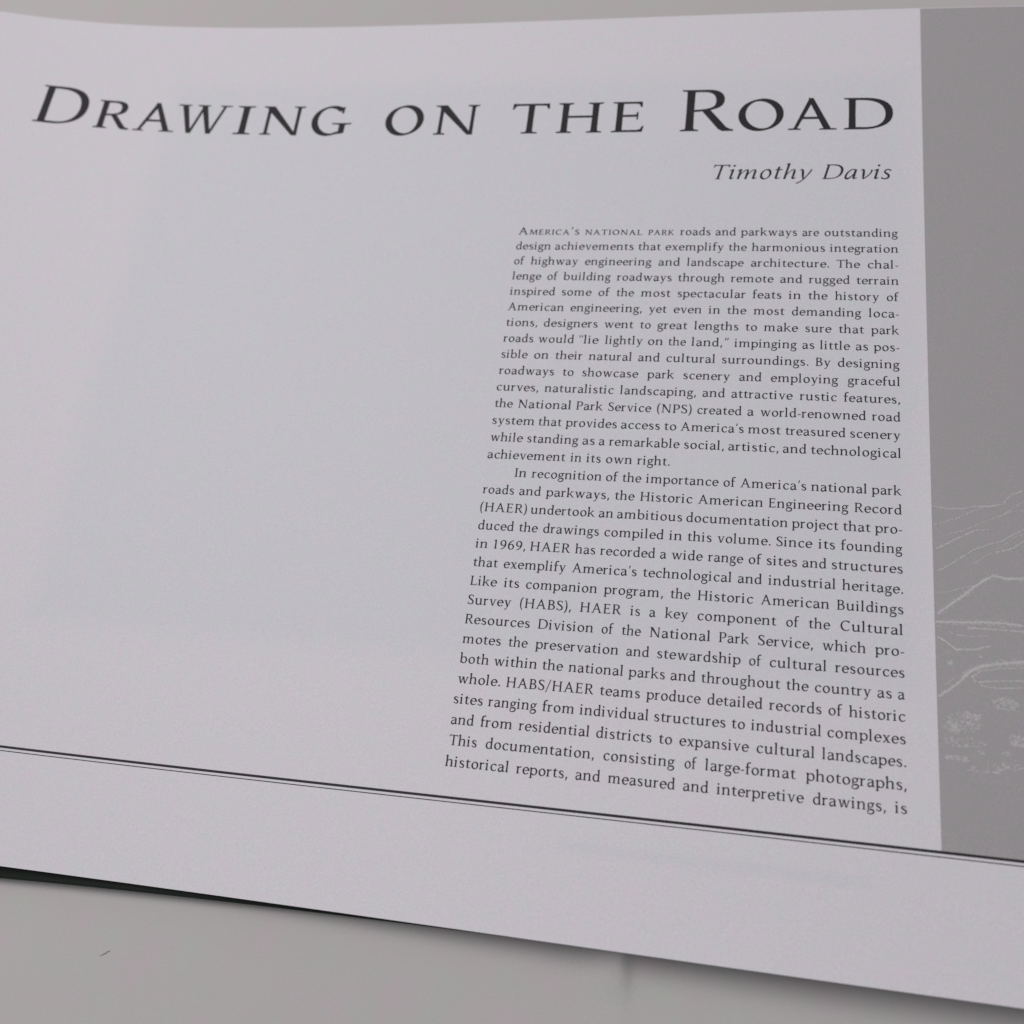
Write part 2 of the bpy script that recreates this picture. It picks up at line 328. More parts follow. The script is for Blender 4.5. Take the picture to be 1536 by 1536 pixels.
class Italic(Pen):      # the chancery lower case of the author's name
    def hook(s, x, y0, y1):   # stem with entry and exit strokes
        S, T = s.S, s.T
        return [s.stem(x, y0+30, y1-20), s.var(bz((x-62, y1-75), (x-30, y1-30), (x+10, y1-6), (x+S, y1-2)), [T*.7, T, T*1.2, T*.8]), [(x, y1-75), (x+S, y1-75), (x+S, y1), (x+S*.4, y1-6)],
                s.var(bz((x+S*.5, y0+70), (x+S*.5, y0+8), (x+S*1.1, y0+4), (x+S+75, y0+75)), [S, S*.8, T*1.1, T*.7])]
    def g_i(s):
        return s.hook(75, 0, s.xh) + [s.dot(75+s.S*.5, s.xh+175, s.S*.58)], 262
    def iarch(s, x, xr):
        S, T, xh = s.S, s.T, s.xh
        p = join(bz((x+S*.5, 110), (x+S+30, 330), (xr-70, xh-8), (xr+5, xh-T*.5)), bz((xr+5, xh-T*.5), (xr+S*.4, xh-T*.5), (xr+S*.5, xh-60), (xr+S*.5, xh-140)))
        return s.var(p, [T*.6, T*.8, T, T*1.3, S*.8, S])
    def g_m(s):
        S, xh = s.S, s.xh; a, b, c = 75, 340, 605
        h = s.hook(a, 0, xh)
        return [s.stem(a, 0, xh-20), h[1], h[2], s.iarch(a, b), s.stem(b, 0, xh-130), s.iarch(b, c)] + [s.stem(c, 30, xh-130), s.hook(c, 0, xh)[3]], 790
    def g_h(s):
        S, xh = s.S, s.xh; a, b = 70, 345
        return [s.stem(a, 0, s.asc), s.flag(a, s.asc), s.iarch(a, b), s.stem(b, 30, xh-130), s.hook(b, 0, xh)[3]], 525
    def g_o(s):
        return s.ring(240, 230, 195, 246, 1.0, 30), 475
    def g_t(s):
        S, T, xh = s.S, s.T, s.xh; a = 95
        return [s.stem(a, 40, xh+120), s.var(bz((a+S*.5, 80), (a+S*.5, 8), (a+S*1.1, 4), (a+S+110, 75)), [S, S*.8, T*1.1, T*.7]), [(a-60, xh-T*1.2), (a+S+105, xh-T*1.2), (a+S+110, xh), (a-55, xh)]], 318
    def g_a(s):
        S, T, xh = s.S, s.T, s.xh; x = 325
        p = join(bz((x+S*.5, xh-30), (x-60, xh+5), (200, xh-5), (130, 330)), bz((130, 330), (60, 200), (60, 15), (150, 14)), bz((150, 14), (230, 14), (300, 150), (x+10, 260)))
        return [s.var(p, [T, T*1.1, T*1.4, S*.8, S, S*.9, T*1.1, T*.8]), s.stem(x, 40, xh-5), s.hook(x, 0, xh)[3]], 505
    def g_s(s):
        return [s.var(join(bz((285, 385), (270, 440), (230, 452), (190, 450)), bz((190, 450), (95, 445), (70, 370), (110, 310)), bz((110, 310), (150, 260), (275, 220), (275, 125)), bz((275, 125), (275, 40), (210, 14), (150, 14)), bz((150, 14), (100, 14), (60, 30), (45, 85))),
                      [s.S*.7, s.T*1.2, s.T*1.3, s.S*.7, s.S*.9, s.S*.95, s.S*.85, s.T*1.4, s.T*1.2, s.S*.7])], 350
    def g_v(s):
        S, T, xh = s.S, s.T, s.xh
        return [s.var(bz((20, xh-60), (60, xh+10), (120, xh+10), (135, 300)), [T*.7, T*1.2, S*.9, S]), s.var(bz((135, 320), (150, 200), (165, 90), (175, 0)), [S, S, S*.8, T]),
                s.var(bz((180, 0), (300, 120), (420, 280), (390, xh-30)), [T, T*1.1, T*1.2, S*.8])], 445
    def g_y(s):
        S, T, xh = s.S, s.T, s.xh
        return [s.var(bz((20, xh-60), (60, xh+10), (120, xh+10), (145, 300)), [T*.7, T*1.2, S*.9, S]), s.var(bz((145, 320), (165, 200), (195, 90), (225, -10)), [S, S, S*.8, T]),
                s.var(bz((420, xh-10), (380, 250), (230, -150), (20, -205)), [S*.7, T*1.2, T*1.2, S*.6])], 450
NAMES = {'1': 'one', '6': 'six', '9': 'nine', '.': 'dot', ',': 'comma', "'": 'apos', '\u201c': 'lq', '\u201d': 'rq', '-': 'hyphen', '/': 'slash', '(': 'lp', ')': 'rp'}

# ---------------------------------------------------------------- materials
def srgb(r, g, b):
    f = lambda c: (c/255/12.92 if c/255 <= .04045 else ((c/255+.055)/1.055)**2.4)
    return (f(r), f(g), f(b))
def material(name, base, rough=.6, spec=.3, grain=.03, grain_scale=5200, mott=.02, mott_scale=420, tint=((1.03, .985, 1.02), (.98, 1.02, 1.0)), bump=0.0, bump_scale=2500):
    """flat printed / woven colour with fine fibre grain and a faint coloured mottle, all in object space"""
    m = bpy.data.materials.new(name); m.use_nodes = True
    nt = m.node_tree; N = nt.nodes; L = nt.links; bs = N['Principled BSDF']
    bs.inputs['Roughness'].default_value = rough; bs.inputs['Specular IOR Level'].default_value = spec
    tc = N.new('ShaderNodeTexCoord')
    def noise(scale, detail, rough_=.6):
        n = N.new('ShaderNodeTexNoise'); n.inputs['Scale'].default_value = scale; n.inputs['Detail'].default_value = detail
        n.inputs['Roughness'].default_value = rough_; L.new(tc.outputs['Object'], n.inputs['Vector']); return n
    g = noise(grain_scale, 2.0, .7)
    mr = N.new('ShaderNodeMapRange'); mr.inputs['From Min'].default_value = .25; mr.inputs['From Max'].default_value = .75
    mr.inputs['To Min'].default_value = 1-grain; mr.inputs['To Max'].default_value = 1+grain
    L.new(g.outputs['Fac'], mr.inputs['Value'])
    q = noise(mott_scale, 3.0)
    r = N.new('ShaderNodeValToRGB'); r.color_ramp.elements[0].position = .32; r.color_ramp.elements[1].position = .68
    for e, t in zip(r.color_ramp.elements, tint):
        e.color = tuple(b*(1+(c-1)*mott/.02) for b, c in zip(base, t)) + (1,)
    L.new(q.outputs['Fac'], r.inputs['Fac'])
    mu = N.new('ShaderNodeVectorMath'); mu.operation = 'SCALE'
    L.new(r.outputs['Color'], mu.inputs[0]); L.new(mr.outputs['Result'], mu.inputs['Scale'])
    L.new(mu.outputs['Vector'], bs.inputs['Base Color'])
    if bump:
        w = N.new('ShaderNodeBump'); w.inputs['Strength'].default_value = .35; w.inputs['Distance'].default_value = .0016
        L.new(noise(30, 2, .45).outputs['Fac'], w.inputs['Height'])
        b = N.new('ShaderNodeBump'); L.new(w.outputs['Normal'], b.inputs['Normal']); b.inputs['Strength'].default_value = bump; b.inputs['Distance'].default_value = .0002
        L.new(noise(bump_scale, 3).outputs['Fac'], b.inputs['Height']); L.new(b.outputs['Normal'], bs.inputs['Normal'])
    return m
PAPER = material('uncoated_white_paper', (.752, .712, .760), grain=.085, grain_scale=3000, mott=.024, mott_scale=320)
EDGE = material('page_edges', (.70, .66, .68), grain=.10, grain_scale=2600)
PANEL = material('grey_halftone_ink', (.410, .386, .398), grain=.10, grain_scale=3200)
WHITEINK = material('pale_drawing_line', (.565, .54, .55), grain=.16, grain_scale=2600)
TONEINK = material('pale_halftone_tint', (.462, .438, .449), grain=.16, grain_scale=2600)
INK = material('black_ink', (.033, .029, .034), rough=.6, spec=.15, grain=.25, grain_scale=4500)
BODYINK = material('black_text_ink', (.031, .028, .033), rough=.6, spec=.15, grain=.25, grain_scale=4500)
COVER = material('dark_cover_board', (.014, .019, .015), rough=.6, spec=.12, grain=.2, grain_scale=2500)
TABLE = material('pale_grey_tabletop', (.540, .512, .506), rough=.7, grain=.07, grain_scale=3200, mott=.03, mott_scale=110, bump=.15, bump_scale=1800)
FIBRE = material('reddish_fibre', (.44, .31, .29), rough=.9)

# ---------------------------------------------------------------- helpers
def mesh(name, verts, faces, mat, parent=None, smooth=False):
    me = bpy.data.meshes.new(name); me.from_pydata([tuple(v) for v in verts], [], faces); me.update()
    me.materials.append(mat)
    if smooth: me.polygons.foreach_set('use_smooth', [True]*len(me.polygons))
    o = bpy.data.objects.new(name, me); col.objects.link(o)
    if parent: o.parent = parent
    return o
COEF = {(2,0): -0.0017976364, (1,1): -0.0224768798, (0,2): 0.0033067687, (3,0): -0.01377704085, (2,1): 0.00037566575, (1,2): 0.00946718352,
        (4,0): 0.00343208813, (3,1): 0.00585404477, (2,2): 0.00078513056, (5,0): -0.00171079096, (4,1): -0.00125701564}
def page_z(u, v):          # the gentle curl of the leaf
    a, b = u-.2, v+.7
    if a < -2.0:           # straighten out towards the spine
        h = .01; z1 = page_z(-1.8, v); z0 = page_z(-1.8+h, v)
        return z1 + (z1-z0)/h*(-2.0-a)*.5
    if a > 1.2:
        h = .01; z1 = page_z(1.4, v); z0 = page_z(1.4-h, v)
        return z1 + (z1-z0)/h*(a-1.2)*.35
    return sum(c*a**i*b**j for (i, j), c in COEF.items())
EPS = 0.0003               # one ink layer, in column widths (0.03 mm)
def on_page(u, v, layer=0):
    return W(u, v, page_z(u, v) + EPS*layer)
def table_z(u, v): return TC + TU*u + TV*v
U0, U1, VT, VB = -2.05, 1.72, 0.7617, -1.7822
V_TITLE, V_AUTHOR, V_RULE, LEAD, U_PANEL = 0.3441, 0.1800, -1.5114, 0.0480911, 1.0659

def union(polys):          # overlapping outlines -> one clean triangulated sheet
    vs, fs = [], []
    for P in polys:
        if sum(a[0]*b[1]-b[0]*a[1] for a, b in zip(P, P[1:]+P[:1])) < 0: P = P[::-1]
        fs.append(list(range(len(vs), len(vs)+len(P)))); vs += [Vector(p) for p in P]
    ov, oe, of, a, b, orig = delaunay_2d_cdt(vs, [], fs, 0, 1e-4)
    return [tuple(v) for v in ov], [f for f, o in zip(of, orig) if o]

class Print:               # collects printed marks on the page as one mesh
    def __init__(s): s.v, s.f = [], []
    def add(s, vs, fs, fn, layer):
        n = len(s.v); s.v += [on_page(*fn(x, y), layer) for x, y in vs]
        for f in fs:
            s.f.append([n+i for i in f])
    def build(s, name, mat, parent):
        o = mesh(name, s.v, s.f, mat, parent)
        return o
CACHE = {}
def glyph(pen, key, c):
    k = (key, c)
    if k not in CACHE:
        ps, a = pen.glyph(c); vs, fs = union(ps)
        xs = [v[0] for v in vs]; CACHE[k] = (vs, fs, a, min(xs), max(xs))
    return CACHE[k]

# ---------------------------------------------------------------- tabletop
def table_bump(x, y):      # low crease in the covering that runs out from under the book
    c = W(0.4395, -1.787, table_z(0.4395, -1.787)); d = x-c.x-(c.y-y)*.10
    if y > c.y+.05: return 0
    fade = max(0.0, 1-max(0, c.y-y)/.045)
    fade = max(0.0, 1-max(0, c.y-y)/.0085)**1.1; far = max(0.0, 1-max(0, c.y-y)/.12)
    step = 1/(1+math.exp(max(-60, min(60, d/.0007))))          # 1 on the left of the fold, 0 on the right
    left = math.exp(-(min(d, 0)/.006)**2)
    return step*left*(.0024*fade + .00018*far)
def axis(lo, hi, fine_lo, fine_hi, step, coarse):
    o = [lo + (fine_lo-lo)*i/coarse for i in range(coarse)]
    n = int((fine_hi-fine_lo)/step); o += [fine_lo + (fine_hi-fine_lo)*i/n for i in range(n+1)]
    return o + [fine_hi + (hi-fine_hi)*(i+1)/coarse for i in range(coarse)]
xs = axis(-1.1, 1.1, .005, .065, .0002, 14); ys = axis(-.9, .9, -.235, -.12, .0012, 14)
tv = [(x, y, table_bump(x, y)) for y in ys for x in xs]
nx, ny = len(xs), len(ys)
tf = [(j*nx+i, j*nx+i+1, (j+1)*nx+i+1, (j+1)*nx+i) for j in range(ny-1) for i in range(nx-1)]
rim = [i for i in range(nx)] + [j*nx+nx-1 for j in range(1, ny)] + [(ny-1)*nx+i for i in range(nx-2, -1, -1)] + [j*nx for j in range(ny-2, 0, -1)]
b0 = len(tv); tv += [(tv[i][0], tv[i][1], -.03) for i in rim]; m = len(rim)
tf += [(rim[(i+1) % m], rim[i], b0+i, b0+(i+1) % m) for i in range(m)] + [[b0+i for i in range(m-1, -1, -1)]]
table = mesh('tabletop', tv, tf, TABLE, smooth=False); table['kind'] = 'structure'
table.data.polygons.foreach_set('use_smooth', [i < (nx-1)*(ny-1) for i in range(len(table.data.polygons))])

# ---------------------------------------------------------------- the book
book = bpy.data.objects.new('open_book', None); col.objects.link(book)
book.location = (0, 0, 0)
book['label'] = 'open book lying on the grey tabletop, white page with black title and text column'
book['category'] = 'book'

def leaf(name, mat, inset, top_drop, bottom, nu=110, nv=72):   # closed sheet that follows the curl; bottom(u, v) gives its underside
    us = [U0+(U1-inset-U0)*i/nu for i in range(nu+1)]; vs = [VB+inset+(VT-VB-2*inset)*j/nv for j in range(nv+1)]
    v = [W(u, y, page_z(u, y)-top_drop) for y in vs for u in us]; n = len(v)
    v += [W(u, y, bottom(u, y)) for y in vs for u in us]; w = nu+1
    f = []
    for j in range(nv):
        for i in range(nu):
            a = j*w+i; f.append((a, a+1, a+w+1, a+w)); f.append((n+a, n+a+w, n+a+w+1, n+a+1))
    top_n = len(f); v = v + v          # the rim has vertices of its own, so that edges stay crisp
    o2 = n*2
    for i in range(nu):
        f.append((o2+i+1, o2+i, o2+n+i, o2+n+i+1)); a = o2+nv*w+i; f.append((a, a+1, n+a+1, n+a))
    for j in range(nv):
        a = o2+j*w; f.append((a, a+w, n+a+w, n+a)); a = o2+j*w+nu; f.append((a+w, a, n+a, n+a+w))
    used = sorted({i for q in f for i in q}); new = {q: i for i, q in enumerate(used)}
    v = [v[i] for i in used]; f = [tuple(new[i] for i in q) for q in f]
    o = mesh(name, v, f, mat, book)
    o.data.polygons.foreach_set('use_smooth', [i < top_n for i in range(len(f))])
    return o
COVER_TOP = .032
page = leaf('page', PAPER, 0, 0, lambda u, v: page_z(u, v)-.0016)
leaf('page_block', EDGE, .006, .0024, lambda u, v: max(table_z(u, v)+COVER_TOP+.0005, page_z(u, v)-.30) if page_z(u, v)-.004 > table_z(u, v)+COVER_TOP+.0005 else page_z(u, v)-.004)
# cover board, lying a touch askew so that its lower edge shows at the left
def cover_corner(u, e):     # lower edge slightly warped: it shows most at the left and slips under the page towards the right
    if e: return (u, .725+.0227*u)
    w = max(u, -1.06)
    return (u, VB + .003 - .0085*math.exp(-1.3*(w+.05)) - max(0, -1.06-u)*.035)
cv, cf = [], []
NS = 48; ring = []
for i in range(NS+1): ring.append(cover_corner(-2.06+(1.70+2.06)*i/NS, 0))
for i in range(NS, -1, -1): ring.append(cover_corner(-2.06+(1.70+2.06)*i/NS, 1))
prof = [(.0, .0015), (-.0, .029), (-.0012, .0312), (-.004, COVER_TOP)]     # slightly rounded top edge
cu_, cv_ = -.18, -.53
for d, h in prof:
    for u, v in ring:
        k = 1+d
        cv.append(W(cu_+(u-cu_)*k, cv_+(v-cv_)*k, table_z(u, v)+h))
R_ = len(ring)
for q in range(len(prof)-1):
    for i in range(R_):
        cf.append((q*R_+i, q*R_+(i+1) % R_, (q+1)*R_+(i+1) % R_, (q+1)*R_+i))
cf.append([(len(prof)-1)*R_+i for i in range(R_)]); cf.append([i for i in range(R_-1, -1, -1)])
mesh('cover', cv, cf, COVER, book)

# grey picture panel bleeding off the right and top of the page
def sheet(u0, u1, v0, v1, nu, nv, layer):
    P = Print()
    g = [(u0+(u1-u0)*i/nu, v0+(v1-v0)*j/nv) for j in range(nv+1) for i in range(nu+1)]
    P.add(g, [(j*(nu+1)+i, j*(nu+1)+i+1, (j+1)*(nu+1)+i+1, (j+1)*(nu+1)+i) for j in range(nv) for i in range(nu)], lambda x, y: (x, y), layer)
    return P
panel = sheet(U_PANEL, U1-.001, V_RULE+.0022, VT-.0022, 26, 90, 1).build('picture_panel', PANEL, page)
# pale line drawing in the panel: hills, road and bushes
LW = [
    (2, [(1.0707, -0.7441), (1.0978, -0.7472), (1.1319, -0.7466), (1.1633, -0.7379), (1.2001, -0.7354), (1.223, -0.7273), (1.2411, -0.7033), (1.2696, -0.6916)]),
    (1.6, [(1.071, -0.7895), (1.1226, -0.7698), (1.1775, -0.7386), (1.223, -0.7289)]),
    (1.5, [(1.0902, -0.8153), (1.1329, -0.7996), (1.1759, -0.7773), (1.216, -0.7584), (1.2681, -0.7193)]),
    (2, [(1.0752, -0.8482), (1.1152, -0.8231), (1.1582, -0.7977), (1.1864, -0.7941)]),
    (2, [(1.0766, -0.9013), (1.1107, -0.8785), (1.1536, -0.8455), (1.1848, -0.8306), (1.213, -0.8206), (1.2644, -0.7868)]),
    (1.3, [(1.1494, -0.8834), (1.178, -0.8594), (1.2124, -0.8348), (1.247, -0.8055), (1.2637, -0.7995)]),
    (2, [(1.2007, -0.8483), (1.2372, -0.8361), (1.2627, -0.8169)]),
    (1.3, [(1.216, -0.7584), (1.2389, -0.7471), (1.2669, -0.7403)]),
    (3.6, [(1.0739, -1.0011), (1.102, -0.9776), (1.1302, -0.9541), (1.1558, -0.9307), (1.1757, -0.9153), (1.1953, -0.9045), (1.2252, -0.9098), (1.2578, -0.9056)]),
    (1.6, [(1.0696, -0.9543), (1.103, -0.9471), (1.1336, -0.9355), (1.1558, -0.9307)]),
    (3.4, [(1.0692, -1.021), (1.117, -1.0185), (1.166, -1.0144), (1.2092, -1.0137), (1.2517, -1.015)]),
    (2.4, [(1.1356, -1.0304), (1.1869, -1.0289), (1.2245, -1.0286), (1.2509, -1.0293)]),
    (2.6, [(1.071, -1.0552), (1.0884, -1.0655), (1.1095, -1.0813), (1.1472, -1.078), (1.1798, -1.0678)]),
    (1.5, [(1.0945, -1.0413), (1.1079, -1.0476), (1.143, -1.049), (1.1755, -1.0447)]),
    (4.5, [(1.1198, -1.1436), (1.1391, -1.125), (1.1644, -1.1127), (1.1957, -1.1058), (1.2471, -1.0967)]),
    (3, [(1.0702, -1.1881), (1.0941, -1.1693), (1.1196, -1.1476)]),
    (1.8, [(1.1385, -1.1402), (1.1577, -1.125), (1.1952, -1.1166), (1.2463, -1.1102)]),
    (2, [(1.1386, -1.1368), (1.1473, -1.1511), (1.1846, -1.1449), (1.2447, -1.1387)]),
    (2, [(1.1563, -1.1569), (1.1869, -1.1607), (1.2437, -1.1546)]),
    (1.5, [(1.0818, -1.1638), (1.1074, -1.1414), (1.1361, -1.122)]),
]
SPECKS = [(1.2036, -1.1936, 0.0282, 0.0133, 70),(1.1193, -1.2392, 0.0339, 0.0228, 90),(1.1458, -1.2253, 0.0083, 0.0061, 14),(1.0884, -1.2487, 0.0113, 0.0084, 16),(1.1009, -1.2604, 0.0098, 0.0076, 14),(1.2251, -1.2704, 0.0188, 0.0144, 50),(1.1207, -1.2841, 0.0452, 0.0114, 30),(1.0878, -1.3161, 0.0075, 0.0061, 12),(1.1028, -1.3177, 0.0053, 0.0053, 8),(1.1208, -1.3191, 0.009, 0.0053, 10),(1.1351, -1.338, 0.009, 0.0053, 8),(1.1604, -1.3395, 0.0053, 0.0038, 6),(1.1797, -1.3396, 0.006, 0.0038, 8),(1.2011, -1.2998, 0.0113, 0.0068, 10),(1.1532, -1.2999, 0.0075, 0.0061, 8),(1.1847, -1.3282, 0.0264, 0.0076, 14),(1.2148, -1.3219, 0.0226, 0.0114, 14),(1.1591, -1.0929, 0.0045, 0.0038, 5),(1.0959, -1.112, 0.0053, 0.0053, 6)]
pen0 = Pen()
polys = []; STROKES = []
rnd = random.Random(3)
for w, pts in LW:
    dense = []
    for (x0, y0), (x1, y1) in zip(pts, pts[1:]):
        n = max(1, int(math.hypot(x1-x0, y1-y0)/.0012))
        dense += [(x0+(x1-x0)*i/n + rnd.gauss(0, .0005), y0+(y1-y0)*i/n + rnd.gauss(0, .0005)) for i in range(n)]
    dense.append(pts[-1])
    STROKES.append((w, dense))
# strokes carried on across the rest of the picture
for k in range(16):
    y = -.70-.34*rnd.random(); x = 1.27+.05*rnd.random(); seg = []
    for i in range(30):
        seg.append((x, y)); x += .012; y += rnd.gauss(.0035, .004)
        if x > U1-.03: break
    STROKES.append((rnd.uniform(1.2, 2.6), [(x0+(x1-x0)*i/9, y0+(y1-y0)*i/9) for (x0, y0), (x1, y1) in zip(seg, seg[1:]) for i in range(9)]))
tones = []
def blob(px, py, s, sides=7):
    t = rnd.uniform(0, 6); ax = rnd.uniform(.8, 1.5)
    return [(px+s*ax*rnd.uniform(.6, 1.25)*math.cos(t+q*2*math.pi/sides), py+s*rnd.uniform(.55, 1.1)*math.sin(t+q*2*math.pi/sides)) for q in range(sides)]
for w, dense in STROKES:          # grainy halftone lines: chains of little dots with gaps
    gap = 0
    for px, py in dense:
        if gap > 0: gap -= 1; continue
        if rnd.random() < .035: gap = rnd.randint(1, 4)
        wd = w/620
        polys.append(blob(px, py, wd*rnd.uniform(.26, .62), 5))
        if rnd.random() < .45: tones.append(blob(px+rnd.gauss(0, .0006), py+rnd.gauss(0, wd*.6), wd*rnd.uniform(.4, .8), 5))
for x, y, rx, ry, n in SPECKS + [(1.36, -1.25, .06, .03, 60), (1.5, -1.28, .07, .03, 70), (1.42, -1.2, .05, .03, 40), (1.6, -1.22, .05, .04, 60)]:
    for q in range(int(n*1.7)):
        a = rnd.uniform(0, 2*math.pi); r = math.sqrt(rnd.random())
        px, py = x+rx*r*math.cos(a), y+ry*r*math.sin(a)
        if q < n*.55: tones.append(blob(px, py, rnd.uniform(.002, .0052)))
        polys.append(blob(px, py, rnd.uniform(.0006, .0021), 5))
# soft tint along the hill crests and road shoulders
for i in (8, 10, 14, 15):
    for (x0, y0), (x1, y1) in zip(LW[i][1], LW[i][1][1:]):
        n = max(2, int(math.hypot(x1-x0, y1-y0)/.0035))
        for q in range(n):
            f = (q+rnd.random())/n; tones.append(blob(x0+(x1-x0)*f, y0+(y1-y0)*f - abs(rnd.gauss(0, .004)), rnd.uniform(.0015, .0042)))
# loose stipple over the drawn ground
for q in range(520):
    px = rnd.uniform(U_PANEL+.004, U1-.02); py = rnd.triangular(-1.36, -.72, -1.18)
    (polys if rnd.random() < .35 else tones).append(blob(px, py, rnd.uniform(.0005, .0016), 5))
for ps, nm, mt, ly in ((tones, 'drawing_tint', TONEINK, 1.6), (polys, 'line_drawing', WHITEINK, 2.2)):
    P = Print(); vs, fs = union([[(x*1000, y*1000) for x, y in p] for p in ps])
    P.add(vs, fs, lambda x, y: (x/1000, y/1000), ly)
    P.build(nm, mt, page)

# faint show-through of the picture printed on the back of the leaf
def show_through(u0, u1, v0, v1, ramp=.07, nu=60, nv=60, depth=1.0):
    P = Print(); g = [(u0+(u1-u0)*i/nu, v0+(v1-v0)*j/nv) for j in range(nv+1) for i in range(nu+1)]
    P.add(g, [(j*(nu+1)+i, j*(nu+1)+i+1, (j+1)*(nu+1)+i+1, (j+1)*(nu+1)+i) for j in range(nv) for i in range(nu)], lambda x, y: (x, y), .35)
    m = PAPER.copy(); m.name = 'paper_with_show_through'; nt = m.node_tree
    at = nt.nodes.new('ShaderNodeAttribute'); at.attribute_name = 'show'
    mx = nt.nodes.new('ShaderNodeMix'); mx.data_type = 'RGBA'; mx.blend_type = 'MULTIPLY'; mx.inputs['B'].default_value = (.947, .975, .973, 1)
    bs = nt.nodes['Principled BSDF']; src = bs.inputs['Base Color'].links[0].from_socket
    nt.links.new(at.outputs['Fac'], mx.inputs['Factor']); nt.links.new(src, mx.inputs['A']); nt.links.new(mx.outputs['Result'], bs.inputs['Base Color'])
    o = P.build('show_through', m, page)
    la = o.data.attributes.new('show', 'FLOAT', 'POINT')
    for i, (u, v) in enumerate(g):
        la.data[i].value = depth*max(0.0, min(1.0, min(u-u0, u1-u, v-v0, v1-v)/ramp))
show_through(-1.18, U_PANEL-.002, -1.225, .565)
show_through(.27, .94, -1.604, -1.570, .010, 60, 10, .8)

# double rule across the page
sheet(U0+.005, U1-.001, V_RULE-.0028, V_RULE+.0028, 160, 1, 2).build('rule', INK, page)['label'] = 'thick upper rule'
sheet(U0+.005, U1-.001, V_RULE-.0103, V_RULE-.0084, 160, 1, 2).build('rule', INK, page)['label'] = 'thin lower rule'

# ---- title, letter by letter, every letter fitted to its printed width
EMC = .1064/.74/690; EMS = .1064/690
def title_glyph(c, cap, units):      # pen weights are corrected for the width the letter is set to
    k = 1.15
    for _ in range(2):
        if cap: pen = Pen(S=110/k, T=32, sl=66/k, st=25, br=24, n=18)
        else: pen = Pen(S=121/k, T=41, sl=78/k, st=32, br=26, n=18)
        vs, fs = union(pen.glyph(c)[0]); xs = [v[0] for v in vs]; k = units/(max(xs)-min(xs))
    return vs, fs, min(xs), max(xs)
P = Print()
for c, cap, a, b in [('D', 1, -1.556, -1.400), ('R', 0, -1.3686, -1.2548), ('A', 0, -1.2422, -1.1115), ('W', 0, -1.1158, -.9423), ('I', 0, -.9221, -.8666), ('N', 0, -.8394, -.7068),
                     ('G', 0, -.6788, -.5524), ('O', 0, -.4472, -.3304), ('N', 0, -.2978, -.1647), ('T', 0, -.0658, .0443), ('H', 0, .0700, .2005), ('E', 0, .2275, .3194),
                     ('R', 1, .4216, .5677), ('O', 0, .5802, .7027), ('A', 0, .7153, .8440), ('D', 0, .8630, .9911)]:
    em = EMC if cap else EMS
    vs0, fs0, x0, x1 = title_glyph(c, cap, (b-a)/em)
    k = (b-a)/(x1-x0)
    P.add(vs0, fs0, lambda x, y: (a+(x-x0)*k, V_TITLE+y*em), 2)
P.build('title_lettering', INK, page)

# ---- author's name in italic
ITAL = Italic(S=80, T=36, st=26, br=18, sl=50, n=12)
P = Print(); em = .0474/690; sh = .25
def run(text, a, b):
    x = 0; items = []
    for c in text:
        g = glyph(ITAL, 'ital', c); items.append((x, g)); x += g[2]+24
    lo = items[0][1][3]; hi = items[-1][0]+items[-1][1][4]; k = (b-a)/((hi-lo)*em)
    for x, (vs, fs, _, _, _) in items:
        P.add(vs, fs, lambda X, Y: (a+(x+X-lo)*em*k+Y*em*sh, V_AUTHOR+.0012+Y*em), 2)
run('Timothy', .5115, .7755); run('Davis', .8076, .9790)
P.build('author_name', BODYINK, page)

